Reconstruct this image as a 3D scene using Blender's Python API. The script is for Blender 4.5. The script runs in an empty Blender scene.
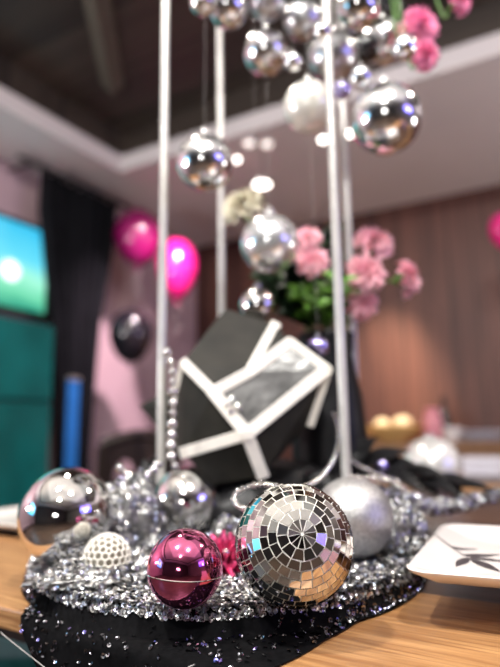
import bpy, math, random
import numpy as np
from mathutils import Vector, Matrix, noise

random.seed(7)
rng = np.random.default_rng(7)
SC = bpy.context.scene
COL = SC.collection
PI = math.pi

# ------------------------------------------------------------------ camera
F = 580.0
PITCH = math.radians(9.69)
ROLL = math.radians(-0.9)
CAMZ = 0.922
cam_d = bpy.data.cameras.new('camera')
cam = bpy.data.objects.new('camera', cam_d)
COL.objects.link(cam)
ROT = Matrix.Rotation(PI/2 + PITCH, 3, 'X') @ Matrix.Rotation(ROLL, 3, 'Z')
cam.matrix_world = Matrix.Translation((0, 0, CAMZ)) @ ROT.to_4x4()
cam_d.sensor_fit = 'VERTICAL'
cam_d.sensor_height = 24.0
cam_d.sensor_width = 18.0
cam_d.lens = F / 667.0 * 24.0
cam_d.clip_start = 0.02
cam_d.dof.use_dof = True
cam_d.dof.focus_distance = 0.477
cam_d.dof.aperture_fstop = 1.75
SC.camera = cam

# ------------------------------------------------------------------ world and exposure
w = bpy.data.worlds.new('world'); SC.world = w; w.use_nodes = True
w.node_tree.nodes['Background'].inputs[0].default_value = (.9, .85, .85, 1)
w.node_tree.nodes['Background'].inputs[1].default_value = 0.1
SC.view_settings.view_transform = 'Standard'
SC.view_settings.look = 'None'
SC.view_settings.gamma = 1
SC.view_settings.use_curve_mapping = False
SC.view_settings.exposure = 0.0

# room frame
C0 = Vector((-.455, 4.8, 0)); U = Vector((.867, -.498, 0)).normalized(); V = Vector((-.498, -.867, 0)).normalized()
UANG = math.atan2(U.y, U.x)
def RP(a, b, z=0.0):
    p = C0 + U*a + V*b
    return Vector((p.x, p.y, z))
SOFFIT = 2.5; RECESS = 2.78

def area(name, loc, target, size, power, col, shape='DISK', size_y=None, spread=PI):
    d = bpy.data.lights.new(name, 'AREA'); d.shape = shape; d.size = size
    if size_y: d.size_y = size_y
    d.energy = power; d.color = col; d.spread = spread
    o = bpy.data.objects.new(name, d); COL.objects.link(o)
    o.location = loc
    o.rotation_euler = (Vector(target) - Vector(loc)).to_track_quat('-Z', 'Y').to_euler()
    return o
def spot(name, loc, target, power, col, deg, blend=.6, r=.04):
    d = bpy.data.lights.new(name, 'SPOT'); d.energy = power; d.color = col
    d.spot_size = math.radians(deg); d.spot_blend = blend; d.shadow_soft_size = r
    o = bpy.data.objects.new(name, d); COL.objects.link(o); o.location = loc
    o.rotation_euler = (Vector(target) - Vector(loc)).to_track_quat('-Z', 'Y').to_euler()
    return o
WARM = (1, .9, .8); WHITE = (1, .97, .93)
area('overhead_fill_light', RP(2.9, 4.0, RECESS-.03), RP(2.9, 4.0, 0), 3.2, 13, WHITE, 'RECTANGLE', 2.6)  # soft fill added under the recess; no lit panel known there
area('ceiling_spot_light', RP(2.2, 4.3, RECESS-.06), (-.05, .6, .8), .12, 34, WHITE)
area('ceiling_spot_light', RP(3.3, 4.1, RECESS-.06), (.05, .6, .8), .12, 34, WHITE)
area('ceiling_spot_light', RP(3.1, 5.4, RECESS-.06), (.0, .6, .8), .12, 26, WHITE)
area('ceiling_spot_light', RP(1.6, 2.9, RECESS-.06), RP(1.6, 2.9, 0), .14, 16, WARM)
area('ceiling_spot_light', RP(3.6, 2.4, RECESS-.06), RP(3.6, 2.4, 0), .14, 16, WARM)
area('upward_fill_light', RP(4.8, 1.8, 1.2), RP(4.4, 1.6, 2.8), .5, 48, (1, .95, .93))  # this and the next two: added fills brightening soffit and ceiling, no lamps seen
area('upward_fill_light', RP(.6, 4.5, 1.2), RP(.9, 3.6, 2.8), .5, 38, (1, .95, .94))
area('upward_fill_light', RP(3.2, 6.0, 1.2), RP(3.0, 4.6, 2.8), .5, 9, (1, .95, .92))
spot('wall_washer_light', RP(1.75, .75, SOFFIT-.03), RP(1.55, 0, .95), 300, (1, .78, .55), 44, .9)
spot('wall_washer_light', RP(1.2, 1.7, SOFFIT-.03), RP(0, .9, .9), 270, (1, .78, .84), 60, .9)  # added to brighten the pink wall, no lamp seen for it

# ------------------------------------------------------------------ pixel helpers
def ray(px, py):
    return (ROT @ Vector(((px-250)/F, -(py-333.5)/F, -1))).normalized()
def at(px, py, d):
    r = ray(px, py); r = r * (d / r.y)
    return Vector((r.x, r.y, CAMZ + r.z))
def atz(px, py, z):
    r = ray(px, py); t = (z-CAMZ)/r.z
    return Vector((r.x*t, r.y*t, z))
def rest(px, py, rp, zb):
    r = ray(px, py); k = r.z/r.y; d = (CAMZ-zb)/(rp/F - k)
    return at(px, py, d), rp/F*d
def hit_left(px, py, off):
    r = ray(px, py); t = ((C0 + U*off).dot(U)) / r.dot(U)
    p = Vector((r.x*t, r.y*t, CAMZ + r.z*t)); q = p - C0
    return q.dot(V), p.z

# ------------------------------------------------------------------ materials
def mat(name, col=(.5, .5, .5), rough=.5, metal=0.0, **k):
    m = bpy.data.materials.new(name); m.use_nodes = True
    nt = m.node_tree; b = nt.nodes['Principled BSDF']
    b.inputs['Base Color'].default_value = (*col, 1); b.inputs['Roughness'].default_value = rough
    b.inputs['Metallic'].default_value = metal
    if 'emit' in k:
        b.inputs['Emission Color'].default_value = (*k['emit'], 1); b.inputs['Emission Strength'].default_value = k.get('es', 1)
    if 'spec' in k: b.inputs['Specular IOR Level'].default_value = k['spec']
    if 'coat' in k: b.inputs['Coat Weight'].default_value = k['coat']
    if 'sheen' in k: b.inputs['Sheen Weight'].default_value = k['sheen']
    if 'trans' in k: b.inputs['Transmission Weight'].default_value = k['trans']
    if 'sss' in k:
        b.inputs['Subsurface Weight'].default_value = k['sss']; b.inputs['Subsurface Radius'].default_value = (.01, .006, .006)
    if 'film' in k:
        b.inputs['Thin Film Thickness'].default_value = k['film']
    # small procedural colour variation
    nz = k.get('noise')
    if nz:
        sc, amt = nz[0], nz[1]
        tc = nt.nodes.new('ShaderNodeTexCoord'); mp = nt.nodes.new('ShaderNodeMapping'); n = nt.nodes.new('ShaderNodeTexNoise'); r = nt.nodes.new('ShaderNodeValToRGB')
        n.inputs['Scale'].default_value = sc; n.inputs['Detail'].default_value = 4
        mp.inputs['Rotation'].default_value = (0, 0, k.get('rot', 0)); mp.inputs['Scale'].default_value = k.get('scale', (1, 1, 1))
        r.color_ramp.elements[0].position = .3; r.color_ramp.elements[1].position = .7
        c2 = k.get('col2')
        r.color_ramp.elements[0].color = (*[c*(1-amt) for c in col], 1) if not c2 else (*c2, 1)
        r.color_ramp.elements[1].color = (*[min(1, c*(1+amt)) for c in col], 1) if not c2 else (*col, 1)
        nt.links.new(tc.outputs['Object'], mp.inputs[0]); nt.links.new(mp.outputs[0], n.inputs['Vector'])
        nt.links.new(n.outputs['Fac'], r.inputs[0]); nt.links.new(r.outputs[0], b.inputs['Base Color'])
    if 'bump' in k:
        sc, st = k['bump']
        tc = nt.nodes.new('ShaderNodeTexCoord'); n = nt.nodes.new('ShaderNodeTexNoise'); bp = nt.nodes.new('ShaderNodeBump')
        n.inputs['Scale'].default_value = sc; n.inputs['Detail'].default_value = 3
        bp.inputs['Strength'].default_value = st; bp.inputs['Distance'].default_value = k.get('bd', .01)
        nt.links.new(tc.outputs['Object'], n.inputs['Vector']); nt.links.new(n.outputs['Fac'], bp.inputs['Height']); nt.links.new(bp.outputs[0], b.inputs['Normal'])
    return m

def plank_mat(name, c1, c2, rot, width, rough=.45, axis='x', grain=1.0):
    """vertical / long boards: seams every `width`, fine streaks along the board"""
    m = bpy.data.materials.new(name); m.use_nodes = True; nt = m.node_tree; b = nt.nodes['Principled BSDF']
    N = nt.nodes.new; L = nt.links.new
    tc = N('ShaderNodeTexCoord'); mp = N('ShaderNodeMapping'); mp.inputs['Rotation'].default_value = (0, 0, rot)
    L(tc.outputs['Object'], mp.inputs[0])
    sx = N('ShaderNodeSeparateXYZ'); L(mp.outputs[0], sx.inputs[0])
    dv = N('ShaderNodeMath'); dv.operation = 'DIVIDE'; dv.inputs[1].default_value = width
    L(sx.outputs['X' if axis == 'x' else 'Y'], dv.inputs[0])
    fl = N('ShaderNodeMath'); fl.operation = 'FLOOR'; L(dv.outputs[0], fl.inputs[0])
    fr = N('ShaderNodeMath'); fr.operation = 'FRACT'; L(dv.outputs[0], fr.inputs[0])
    wn = N('ShaderNodeTexWhiteNoise'); wn.noise_dimensions = '1D'; L(fl.outputs[0], wn.inputs['W'])
    mp2 = N('ShaderNodeMapping'); L(mp.outputs[0], mp2.inputs[0])
    s = 60*grain
    mp2.inputs['Scale'].default_value = (s, 2.5*grain, 2.5*grain) if axis == 'x' else (2.5*grain, s, s)
    no = N('ShaderNodeTexNoise'); no.inputs['Scale'].default_value = 1.0; no.inputs['Detail'].default_value = 6; no.inputs['Distortion'].default_value = .8
    L(mp2.outputs[0], no.inputs['Vector'])
    ad = N('ShaderNodeMath'); ad.operation = 'MULTIPLY_ADD'; ad.inputs[1].default_value = .35; L(wn.outputs['Value'], ad.inputs[0]); 
    m3 = N('ShaderNodeMath'); m3.operation = 'MULTIPLY'; m3.inputs[1].default_value = .9; L(no.outputs['Fac'], m3.inputs[0]); L(m3.outputs[0], ad.inputs[2])
    rp = N('ShaderNodeValToRGB'); rp.color_ramp.elements[0].position = .4; rp.color_ramp.elements[1].position = .78
    rp.color_ramp.elements[0].color = (*c1, 1); rp.color_ramp.elements[1].color = (*c2, 1); L(ad.outputs[0], rp.inputs[0])
    seam = N('ShaderNodeMath'); seam.operation = 'GREATER_THAN'; seam.inputs[1].default_value = .05; L(fr.outputs[0], seam.inputs[0])
    mx = N('ShaderNodeMix'); mx.data_type = 'RGBA'; L(seam.outputs[0], mx.inputs['Factor'])
    mx.inputs['A'].default_value = (*[c*.35 for c in c1], 1); L(rp.outputs[0], mx.inputs['B'])
    L(mx.outputs['Result'], b.inputs['Base Color'])
    b.inputs['Roughness'].default_value = rough
    bp = N('ShaderNodeBump'); bp.inputs['Strength'].default_value = .25; bp.inputs['Distance'].default_value = .004
    L(ad.outputs[0], bp.inputs['Height']); L(bp.outputs[0], b.inputs['Normal'])
    return m

def sequin_mat(name, stops, rough=.3, scale=420, base_scale=None):
    m = bpy.data.materials.new(name); m.use_nodes = True; nt = m.node_tree; b = nt.nodes['Principled BSDF']
    at_ = nt.nodes.new('ShaderNodeAttribute'); at_.attribute_name = 'tint'
    r = nt.nodes.new('ShaderNodeValToRGB'); r.color_ramp.interpolation = 'LINEAR'
    e = r.color_ramp.elements
    e[0].position = stops[0][0]; e[0].color = (*stops[0][1], 1); e[1].position = stops[-1][0]; e[1].color = (*stops[-1][1], 1)
    for p, c in stops[1:-1]:
        q = e.new(p); q.color = (*c, 1)
    nt.links.new(at_.outputs['Fac'], r.inputs[0]); nt.links.new(r.outputs[0], b.inputs['Base Color'])
    b.inputs['Metallic'].default_value = 1; b.inputs['Roughness'].default_value = rough
    return m

M = {}
M['chrome'] = mat('mirror silver', (.86, .85, .83), .04, 1, noise=(9, .06))
M['iris'] = mat('iridescent silver', (.9, .9, .93), .15, 1, film=380, noise=(30, .12))
M['white_pearl'] = mat('white pearl lacquer', (.8, .77, .7), .15, .2, noise=(20, .05), coat=.5)
M['iris_pale'] = mat('pale iridescent silver', (.9, .9, .9), .22, .8, noise=(20, .08), film=380)
M['pearl_iris'] = mat('pearly iridescent lacquer', (.85, .84, .8), .16, .35, noise=(20, .08), film=380, coat=.5)
M['black_leaf'] = mat('matte black leaf', (.008, .008, .009), .4, 0, noise=(20, .3), spec=.25)
M['satin_silver'] = mat('satin silver', (.6, .6, .62), .3, 1, noise=(40, .15))
M['mirror'] = mat('mirror tile', (.75, .74, .7), .025, 1, noise=(300, .05))
M['grout'] = mat('pale grout', (.85, .83, .78), .5, 0, noise=(200, .15))
M['pink_metal'] = mat('pink metallic lacquer', (.86, .2, .4), .09, 1, noise=(60, .25), bump=(45, .06), bd=.004)
M['pearl'] = mat('silver glitter', (.5, .495, .49), .35, .75, noise=(260, .28), bump=(500, .5), bd=.002)
M['lattice'] = mat('white lattice', (.85, .82, .74), .4, 0, noise=(60, .06))
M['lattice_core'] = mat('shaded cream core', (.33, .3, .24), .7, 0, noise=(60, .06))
M['cloth'] = mat('black net cloth', (.004, .004, .0045), .8, 0, noise=(200, .4), spec=.06)
M['sequin'] = sequin_mat('silver sequin', [(0, (.04, .04, .04)), (.3, (.32, .32, .32)), (.6, (.74, .73, .71)), (.8, (.92, .9, .86)), (.9, (.55, .66, .85)), (1, (.75, .68, .95))])
M['sequin_dark'] = sequin_mat('dark sequin', [(0, (.05, .05, .055)), (.7, (.2, .2, .22)), (.88, (.6, .6, .62)), (.95, (.25, .25, .8)), (1, (.6, .5, .9))], .2)
M['pole'] = mat('white painted metal', (.56, .54, .51), .3, .3, noise=(20, .08), coat=.3)
M['black_card'] = mat('charcoal card', (.015, .0135, .01), .6, 0, noise=(18, .5), spec=.25)
M['panel_grey'] = mat('grey glossy panel', (.16, .16, .155), .3, .5, noise=(25, .5), bump=(60, .4), bd=.004)
M['band'] = mat('cream edge tape', (.86, .82, .74), .45, 0, noise=(60, .06))
M['black_satin'] = mat('black satin', (.008, .008, .009), .4, 0, noise=(20, .3), spec=.3)
M['black_gloss'] = mat('black gloss', (.014, .013, .015), .14, 0, noise=(20, .3), coat=.5)
M['bead'] = mat('silver bead', (.88, .86, .82), .08, 1, noise=(200, .12))
M['silver_cloth'] = mat('silver lame cloth', (.36, .36, .355), .36, .85, noise=(60, .4), bump=(90, .5))
M['oak'] = plank_mat('light oak', (.27, .12, .042), (.6, .335, .14), 0, 3.0, .4, 'y', 3.2)
M['walnut'] = plank_mat('dark walnut', (.035, .016, .009), (.1, .05, .028), 0, .14, .3, 'y')
M['wall_wood'] = plank_mat('wall planks', (.055, .02, .016), (.15, .06, .042), -UANG, .16, .5, 'x', .4)
M['pink_wall'] = mat('pale pink plaster', (.52, .36, .40), .8, 0, noise=(3, .05))
M['plain_wall'] = mat('brown grey plaster', (.045, .034, .03), .8, 0, noise=(3, .1))
M['pale_wall'] = mat('pale beige plaster', (.62, .57, .5), .8, 0, noise=(3, .05))
M['mid_wall'] = mat('taupe plaster', (.2, .17, .15), .8, 0, noise=(3, .05))
M['soffit'] = mat('painted soffit', (.66, .6, .6), .8, 0, noise=(2, .04))
M['recess'] = plank_mat('dark ceiling boards', (.019, .012, .009), (.046, .032, .024), -UANG, .35, .6, 'y', .25)
M['batten'] = mat('pale ceiling batten', (.1, .083, .062), .6, 0, noise=(6, .1))
M['floor'] = plank_mat('floor boards', (.06, .04, .03), (.13, .085, .06), -UANG, .18, .35, 'y', .5)
M['curtain'] = mat('black curtain', (.007, .007, .009), .9, 0, noise=(10, .2), spec=.1)
M['teal'] = mat('teal lacquer', (.004, .13, .125), .3, 0, noise=(5, .25))
M['teal_velvet'] = mat('teal upholstery', (.008, .2, .19), .6, 0, noise=(30, .2), sheen=.4)
M['black_plastic'] = mat('black plastic', (.015, .015, .016), .35, 0, noise=(40, .1))
M['blue'] = mat('bright blue panel', (.015, .12, .4), .5, 0, noise=(6, .15), emit=(.02, .2, .6), es=.25)  # weak glow put into the blue sheet, which is no lamp
M['hot_pink'] = mat('hot pink balloon', (.72, .015, .2), .12, 0, noise=(6, .08), coat=.5, sss=.1)
M['magenta'] = mat('magenta balloon', (.2, .006, .08), .25, 0, noise=(6, .08), coat=.4)
M['black_balloon'] = mat('black balloon', (.012, .01, .014), .12, 0, noise=(6, .2), coat=.5)
M['porcelain'] = mat('white porcelain', (.82, .77, .74), .18, 0, noise=(10, .03), coat=.4)
M['print'] = mat('dark leaf glaze', (.055, .05, .055), .3, 0, noise=(120, .4))
M['petal_pink'] = mat('pink petals', (.95, .5, .57), .6, 0, noise=(50, .1), sss=.2)
M['petal_hot'] = mat('hot pink petals', (.95, .3, .5), .6, 0, noise=(50, .12), sss=.2)
M['petal_cream'] = mat('cream petals', (.6, .55, .42), .6, 0, noise=(50, .15), sss=.2)
M['foil_pink'] = mat('pink foil', (.5, .05, .15), .35, .6, noise=(80, .5), bump=(120, .6), bd=.004)
M['leaf'] = mat('green leaf', (.08, .19, .02), .45, 0, noise=(40, .35))
M['dark_leaf'] = mat('dark green leaf', (.012, .028, .012), .4, 0, noise=(40, .35))
M['stem'] = mat('green stem', (.09, .19, .04), .5, 0, noise=(60, .2))
M['dark_wood'] = plank_mat('dark chair wood', (.02, .012, .009), (.05, .03, .022), 0, .5, .4)
M['side_wood'] = plank_mat('sideboard wood', (.25, .12, .055), (.42, .22, .1), -UANG, 1.2, .4)
M['mustard'] = mat('mustard glaze', (.72, .5, .2), .35, 0, noise=(15, .1))
M['bread'] = mat('cream crust', (.85, .72, .5), .7, 0, noise=(25, .15))
M['pink_glaze'] = mat('pink glaze', (.75, .28, .33), .3, 0, noise=(15, .06))
M['white_linen'] = mat('white linen', (.72, .7, .76), .8, 0, noise=(60, .06))
M['silver_metal'] = mat('lamp trim', (.7, .68, .66), .3, .8, noise=(30, .05))
M['lamp'] = mat('lit lamp lens', (1, .95, .9), .4, 0, emit=(1, .93, .85), es=8, noise=(5, .02))
M['lamp_dim'] = mat('dim lamp lens', (1, .95, .9), .4, 0, emit=(1, .88, .82), es=1.3, noise=(5, .02))
M['nylon'] = mat('clear nylon thread', (.5, .48, .46), .3, 0, noise=(50, .1))
M['lilac'] = mat('lilac metallic', (.5, .45, .8), .15, 1, noise=(60, .15))

def screen_mat(name, stops, spot, spot_r, es):
    """a lit screen: colour bands running up the picture plus one bright glow"""
    m = bpy.data.materials.new(name); m.use_nodes = True; nt = m.node_tree; b = nt.nodes['Principled BSDF']
    N = nt.nodes.new; L = nt.links.new
    tc = N('ShaderNodeTexCoord'); uvw = tc.outputs['UV']
    no = N('ShaderNodeTexNoise'); no.inputs['Scale'].default_value = 3.5; no.inputs['Detail'].default_value = 2; L(uvw, no.inputs['Vector'])
    sp = N('ShaderNodeSeparateXYZ'); L(uvw, sp.inputs[0])
    ad = N('ShaderNodeMath'); ad.operation = 'MULTIPLY_ADD'; ad.inputs[1].default_value = .45; L(no.outputs['Fac'], ad.inputs[0])
    s2 = N('ShaderNodeMath'); s2.operation = 'ADD'; s2.inputs[1].default_value = -.22; L(sp.outputs['Y'], s2.inputs[0]); L(s2.outputs[0], ad.inputs[2])
    r = N('ShaderNodeValToRGB'); e = r.color_ramp.elements
    e[0].position = stops[0][0]; e[0].color = (*stops[0][1], 1); e[1].position = stops[-1][0]; e[1].color = (*stops[-1][1], 1)
    for p, c in stops[1:-1]:
        q = e.new(p); q.color = (*c, 1)
    L(ad.outputs[0], r.inputs[0])
    ds = N('ShaderNodeVectorMath'); ds.operation = 'DISTANCE'; mq = N('ShaderNodeMapping'); mq.inputs['Scale'].default_value = (1, .43, 1); L(uvw, mq.inputs[0]); L(mq.outputs[0], ds.inputs[0]); ds.inputs[1].default_value = (spot[0], spot[1]*.43, 0)
    mr = N('ShaderNodeMapRange'); mr.inputs['From Min'].default_value = spot_r; mr.inputs['From Max'].default_value = spot_r*.6
    L(ds.outputs['Value'], mr.inputs['Value'])
    mx = N('ShaderNodeMix'); mx.data_type = 'RGBA'; L(mr.outputs[0], mx.inputs['Factor']); L(r.outputs[0], mx.inputs['A']); mx.inputs['B'].default_value = (1.6, 1.6, 1.6, 1)
    b.inputs['Base Color'].default_value = (.01, .01, .01, 1); b.inputs['Roughness'].default_value = .2
    L(mx.outputs['Result'], b.inputs['Emission Color']); b.inputs['Emission Strength'].default_value = es
    return m
M['tv'] = screen_mat('tv picture', [(0, (.02, .3, .2)), (.2, (.14, .6, .36)), (.4, (.32, .8, .6)), (.58, (.12, .62, .78)), (1, (.03, .45, .72))], (.8, .42), .06, 1.3)
M['led'] = screen_mat('led picture', [(0, (.12, .05, .6)), (.35, (.08, .1, .95)), (.6, (.35, .35, 1)), (1, (.25, .1, .8))], (.5, .3), .1, 5)
M['led_cyan'] = screen_mat('cyan led picture', [(0, (.05, .4, .7)), (.4, (.2, .75, 1)), (.7, (.1, .5, .9)), (1, (.3, .7, .9))], (.4, .6), .08, 4.5)

# ------------------------------------------------------------------ mesh builder
class MB:
    def __init__(s): s.v = []; s.f = []; s.uv = None
    def add(s, vs, fs):
        o = len(s.v); s.v += [tuple(v) for v in vs]; s.f += [tuple(i+o for i in f) for f in fs]; return s
    def hexa(s, p):   # 8 points: bottom 4, top 4
        return s.add(p, [(0, 3, 2, 1), (4, 5, 6, 7), (0, 1, 5, 4), (1, 2, 6, 5), (2, 3, 7, 6), (3, 0, 4, 7)])
    def box(s, x0, x1, y0, y1, z0, z1):
        return s.hexa([(x0, y0, z0), (x1, y0, z0), (x1, y1, z0), (x0, y1, z0), (x0, y0, z1), (x1, y0, z1), (x1, y1, z1), (x0, y1, z1)])
    def rbox(s, a0, a1, b0, b1, z0, z1):   # in the room frame
        return s.hexa([RP(a0, b0, z0), RP(a0, b1, z0), RP(a1, b1, z0), RP(a1, b0, z0), RP(a0, b0, z1), RP(a0, b1, z1), RP(a1, b1, z1), RP(a1, b0, z1)])
    def tube(s, pts, r, n=10, cap=True):
        pts = [Vector(p) for p in pts]; k = len(pts); rr = r if isinstance(r, (list, tuple)) else [r]*k
        vs = []; ref = None
        for i, p in enumerate(pts):
            t = (pts[min(i+1, k-1)] - pts[max(i-1, 0)]).normalized()
            if ref is None:
                ref = Vector((0, 0, 1)) if abs(t.z) < .9 else Vector((1, 0, 0))
            x = (ref - t*ref.dot(t)).normalized(); y = t.cross(x); ref = x
            vs += [p + (x*math.cos(2*PI*j/n) + y*math.sin(2*PI*j/n))*rr[i] for j in range(n)]
        fs = [(i*n+j, i*n+(j+1) % n, (i+1)*n+(j+1) % n, (i+1)*n+j) for i in range(k-1) for j in range(n)]
        if cap: fs += [tuple(range(n-1, -1, -1)), tuple((k-1)*n+j for j in range(n))]
        return s.add(vs, fs)
    def sphere(s, c, r, seg=32, rings=18, sc=(1, 1, 1)):
        c = Vector(c); vs = [c + Vector((0, 0, r*sc[2]))]
        for i in range(1, rings):
            a = PI*i/rings
            vs += [c + Vector((r*sc[0]*math.sin(a)*math.cos(2*PI*j/seg), r*sc[1]*math.sin(a)*math.sin(2*PI*j/seg), r*sc[2]*math.cos(a))) for j in range(seg)]
        vs.append(c - Vector((0, 0, r*sc[2])))
        fs = [(0, 1+j, 1+(j+1) % seg) for j in range(seg)]
        for i in range(rings-2):
            for j in range(seg):
                a = 1+i*seg
                fs.append((a+j, a+seg+j, a+seg+(j+1) % seg, a+(j+1) % seg))
        a = 1+(rings-2)*seg; e = len(vs)-1
        fs += [(a+j, e, a+(j+1) % seg) for j in range(seg)]
        return s.add(vs, fs)
    def lathe(s, c, prof, n=32, sx=1, sy=1, rot=None):
        c = Vector(c); vs = []; k = len(prof)
        for (r, z) in prof:
            for j in range(n):
                p = Vector((r*sx*math.cos(2*PI*j/n), r*sy*math.sin(2*PI*j/n), z))
                if rot: p = rot @ p
                vs.append(c+p)
        fs = [(i*n+j, i*n+(j+1) % n, (i+1)*n+(j+1) % n, (i+1)*n+j) for i in range(k-1) for j in range(n)]
        fs += [tuple(range(n-1, -1, -1)), tuple((k-1)*n+j for j in range(n))]
        return s.add(vs, fs)
    def torus(s, c, R, r, axis_x, axis_y, n=20, m=8):
        c = Vector(c); ax = Vector(axis_x).normalized(); ay = Vector(axis_y).normalized(); az = ax.cross(ay)
        vs = []
        for i in range(n):
            a = 2*PI*i/n; d = ax*math.cos(a)+ay*math.sin(a)
            for j in range(m):
                b = 2*PI*j/m; vs.append(c + d*(R+r*math.cos(b)) + az*r*math.sin(b))
        return s.add(vs, [(i*m+j, ((i+1) % n)*m+j, ((i+1) % n)*m+(j+1) % m, i*m+(j+1) % m) for i in range(n) for j in range(m)])
    def build(s, name, m, parent=None, loc=None, smooth=True, bevel=0, angle=40):
        off = Vector((0, 0, 0))
        p = parent
        while p is not None:
            off = off + p.location; p = p.parent
        L = Vector(loc) if loc is not None else Vector((0, 0, 0))
        if parent is None and loc is None and s.v:
            a = np.array(s.v); L = Vector((a[:, 0].mean(), a[:, 1].mean(), a[:, 2].min()))
        sub = off + (L if parent is None else Vector((0, 0, 0)))
        me = bpy.data.meshes.new(name)
        arr = np.array(s.v, dtype=float) - np.array(sub)
        me.from_pydata(arr.tolist(), [], s.f)
        if smooth:
            me.polygons.foreach_set('use_smooth', [True]*len(me.polygons))
            me.set_sharp_from_angle(angle=math.radians(angle))
        me.materials.append(m if not isinstance(m, str) else M[m])
        if s.uv is not None:
            uvl = me.uv_layers.new(name='uv')
            for li, l in enumerate(me.loops): uvl.data[li].uv = s.uv[l.vertex_index]
        o = bpy.data.objects.new(name, me); COL.objects.link(o)
        if parent is None: o.location = L
        else: o.parent = parent
        if bevel:
            md = o.modifiers.new('bevel', 'BEVEL'); md.width = bevel; md.segments = 2; md.limit_method = 'ANGLE'
        return o

def thing(name, loc, label, cat, group=None):
    o = bpy.data.objects.new(name, None); o.empty_display_size = .05; COL.objects.link(o); o.location = loc
    o['label'] = label; o['category'] = cat
    if group: o['group'] = group
    return o
def tag(o, label, cat, group=None):
    o['label'] = label; o['category'] = cat
    if group: o['group'] = group
    return o
def struct(o): o['kind'] = 'structure'; return o

def rings_obj(name, m, P, Nn, r, parent, tint, n=7, hole=.3, jit=.35, lift=.0006, cup=.22):
    """sequins: small cupped rings set on points P with normals Nn; one object of stuff"""
    P = np.asarray(P); Nn = np.asarray(Nn); k = len(P)
    q = Nn + rng.normal(0, jit, (k, 3)); q /= np.linalg.norm(q, axis=1)[:, None]
    h = np.where(np.abs(q[:, 2:3]) < .9, np.array([[0, 0, 1.]]), np.array([[1., 0, 0]]))
    x = np.cross(h, q); x /= np.linalg.norm(x, axis=1)[:, None]; y = np.cross(q, x)
    rr = r*rng.uniform(.8, 1.15, k)[:, None, None]
    ph = rng.uniform(0, 6.28, k)[:, None]
    a = ph + 2*PI*np.arange(n)[None]/n
    dirs = np.cos(a)[..., None]*x[:, None] + np.sin(a)[..., None]*y[:, None]
    base = P[:, None] + q[:, None]*lift + Nn[:, None]*(r*jit*.6)
    outer = base + dirs*rr
    inner = base + dirs*rr*hole - q[:, None]*rr*cup
    vs = np.concatenate([outer, inner], axis=1).reshape(-1, 3)
    idx = np.arange(k)[:, None, None]*2*n
    j = np.arange(n); quad = np.stack([j, (j+1) % n, n+(j+1) % n, n+j], 1)[None]
    fs = (idx + quad).reshape(-1, 4)
    off = Vector((0, 0, 0)); p = parent
    while p is not None: off = off + p.location; p = p.parent
    me = bpy.data.meshes.new(name)
    me.from_pydata((vs-np.array(off)).tolist(), [], fs.tolist())
    att = me.attributes.new('tint', 'FLOAT', 'FACE')
    att.data.foreach_set('value', np.repeat(tint, n).astype(np.float32))
    me.materials.append(M[m])
    o = bpy.data.objects.new(name, me); COL.objects.link(o); o.parent = parent
    o['kind'] = 'stuff'
    return o

TABLE_Z = .75; BASE_Z = .775

# ================================================================== THE ROOM
LA, LB = 6.2, 7.2
struct(MB().rbox(-.1, LA+.1, -.1, LB+.1, -.1, 0).build('floor', 'floor', smooth=False))
struct(MB().rbox(-.15, LA, -.15, 0, 0, 3.0).build('wall_back', 'wall_wood', smooth=False))
struct(MB().rbox(-.15, 0, 0, LB, 0, 3.0).build('wall_left', 'pink_wall', smooth=False))
struct(MB().rbox(LA, LA+.15, -.15, LB, 0, 3.0).build('wall_right', 'mid_wall', smooth=False))
struct(MB().rbox(-.15, LA+.15, LB, LB+.15, 0, 3.0).build('wall_front', 'plain_wall', smooth=False))
RA0, RB0, RA1, RB1 = .47, 1.45, 5.6, 6.6
sf = MB()
sf.rbox(0, LA, 0, RB0, SOFFIT, SOFFIT+.1); sf.rbox(0, RA0, RB0, LB, SOFFIT, SOFFIT+.1)
sf.rbox(RA1, LA, RB0, LB, SOFFIT, SOFFIT+.1); sf.rbox(RA0, RA1, RB1, LB, SOFFIT, SOFFIT+.1)
struct(sf.build('trim_1', 'soffit', smooth=False))
fa = MB()
fa.rbox(RA0-.02, RA0, RB0-.02, RB1, SOFFIT+.1, RECESS); fa.rbox(RA0, RA1, RB0-.02, RB0, SOFFIT+.1, RECESS)
fa.rbox(RA1, RA1+.02, RB0, RB1, SOFFIT+.1, RECESS); fa.rbox(RA0, RA1, RB1, RB1+.02, SOFFIT+.1, RECESS)
struct(fa.build('trim_2', 'recess', smooth=False))
struct(MB().rbox(-.1, LA+.1, -.1, LB+.1, RECESS, RECESS+.1).build('ceiling', 'pale_wall', smooth=False))
struct(MB().rbox(RA0, RA1, RB0, 3.1, RECESS-.02, RECESS-.001).build('trim_4', 'recess', smooth=False))
p1 = atz(97, 0, RECESS-.03); p2 = atz(113, 85, RECESS-.03)
struct(MB().tube([p1 + (p1-p2)*.6, p2], .06, 4).build('trim_3', 'batten', smooth=False))
struct(MB().rbox(0, LA, 0, .015, 0, .1).build('baseboard_back', 'dark_wood', smooth=False))
struct(MB().rbox(0, .015, .015, LB, 0, .1).build('baseboard_left', 'dark_wood', smooth=False))

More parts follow.
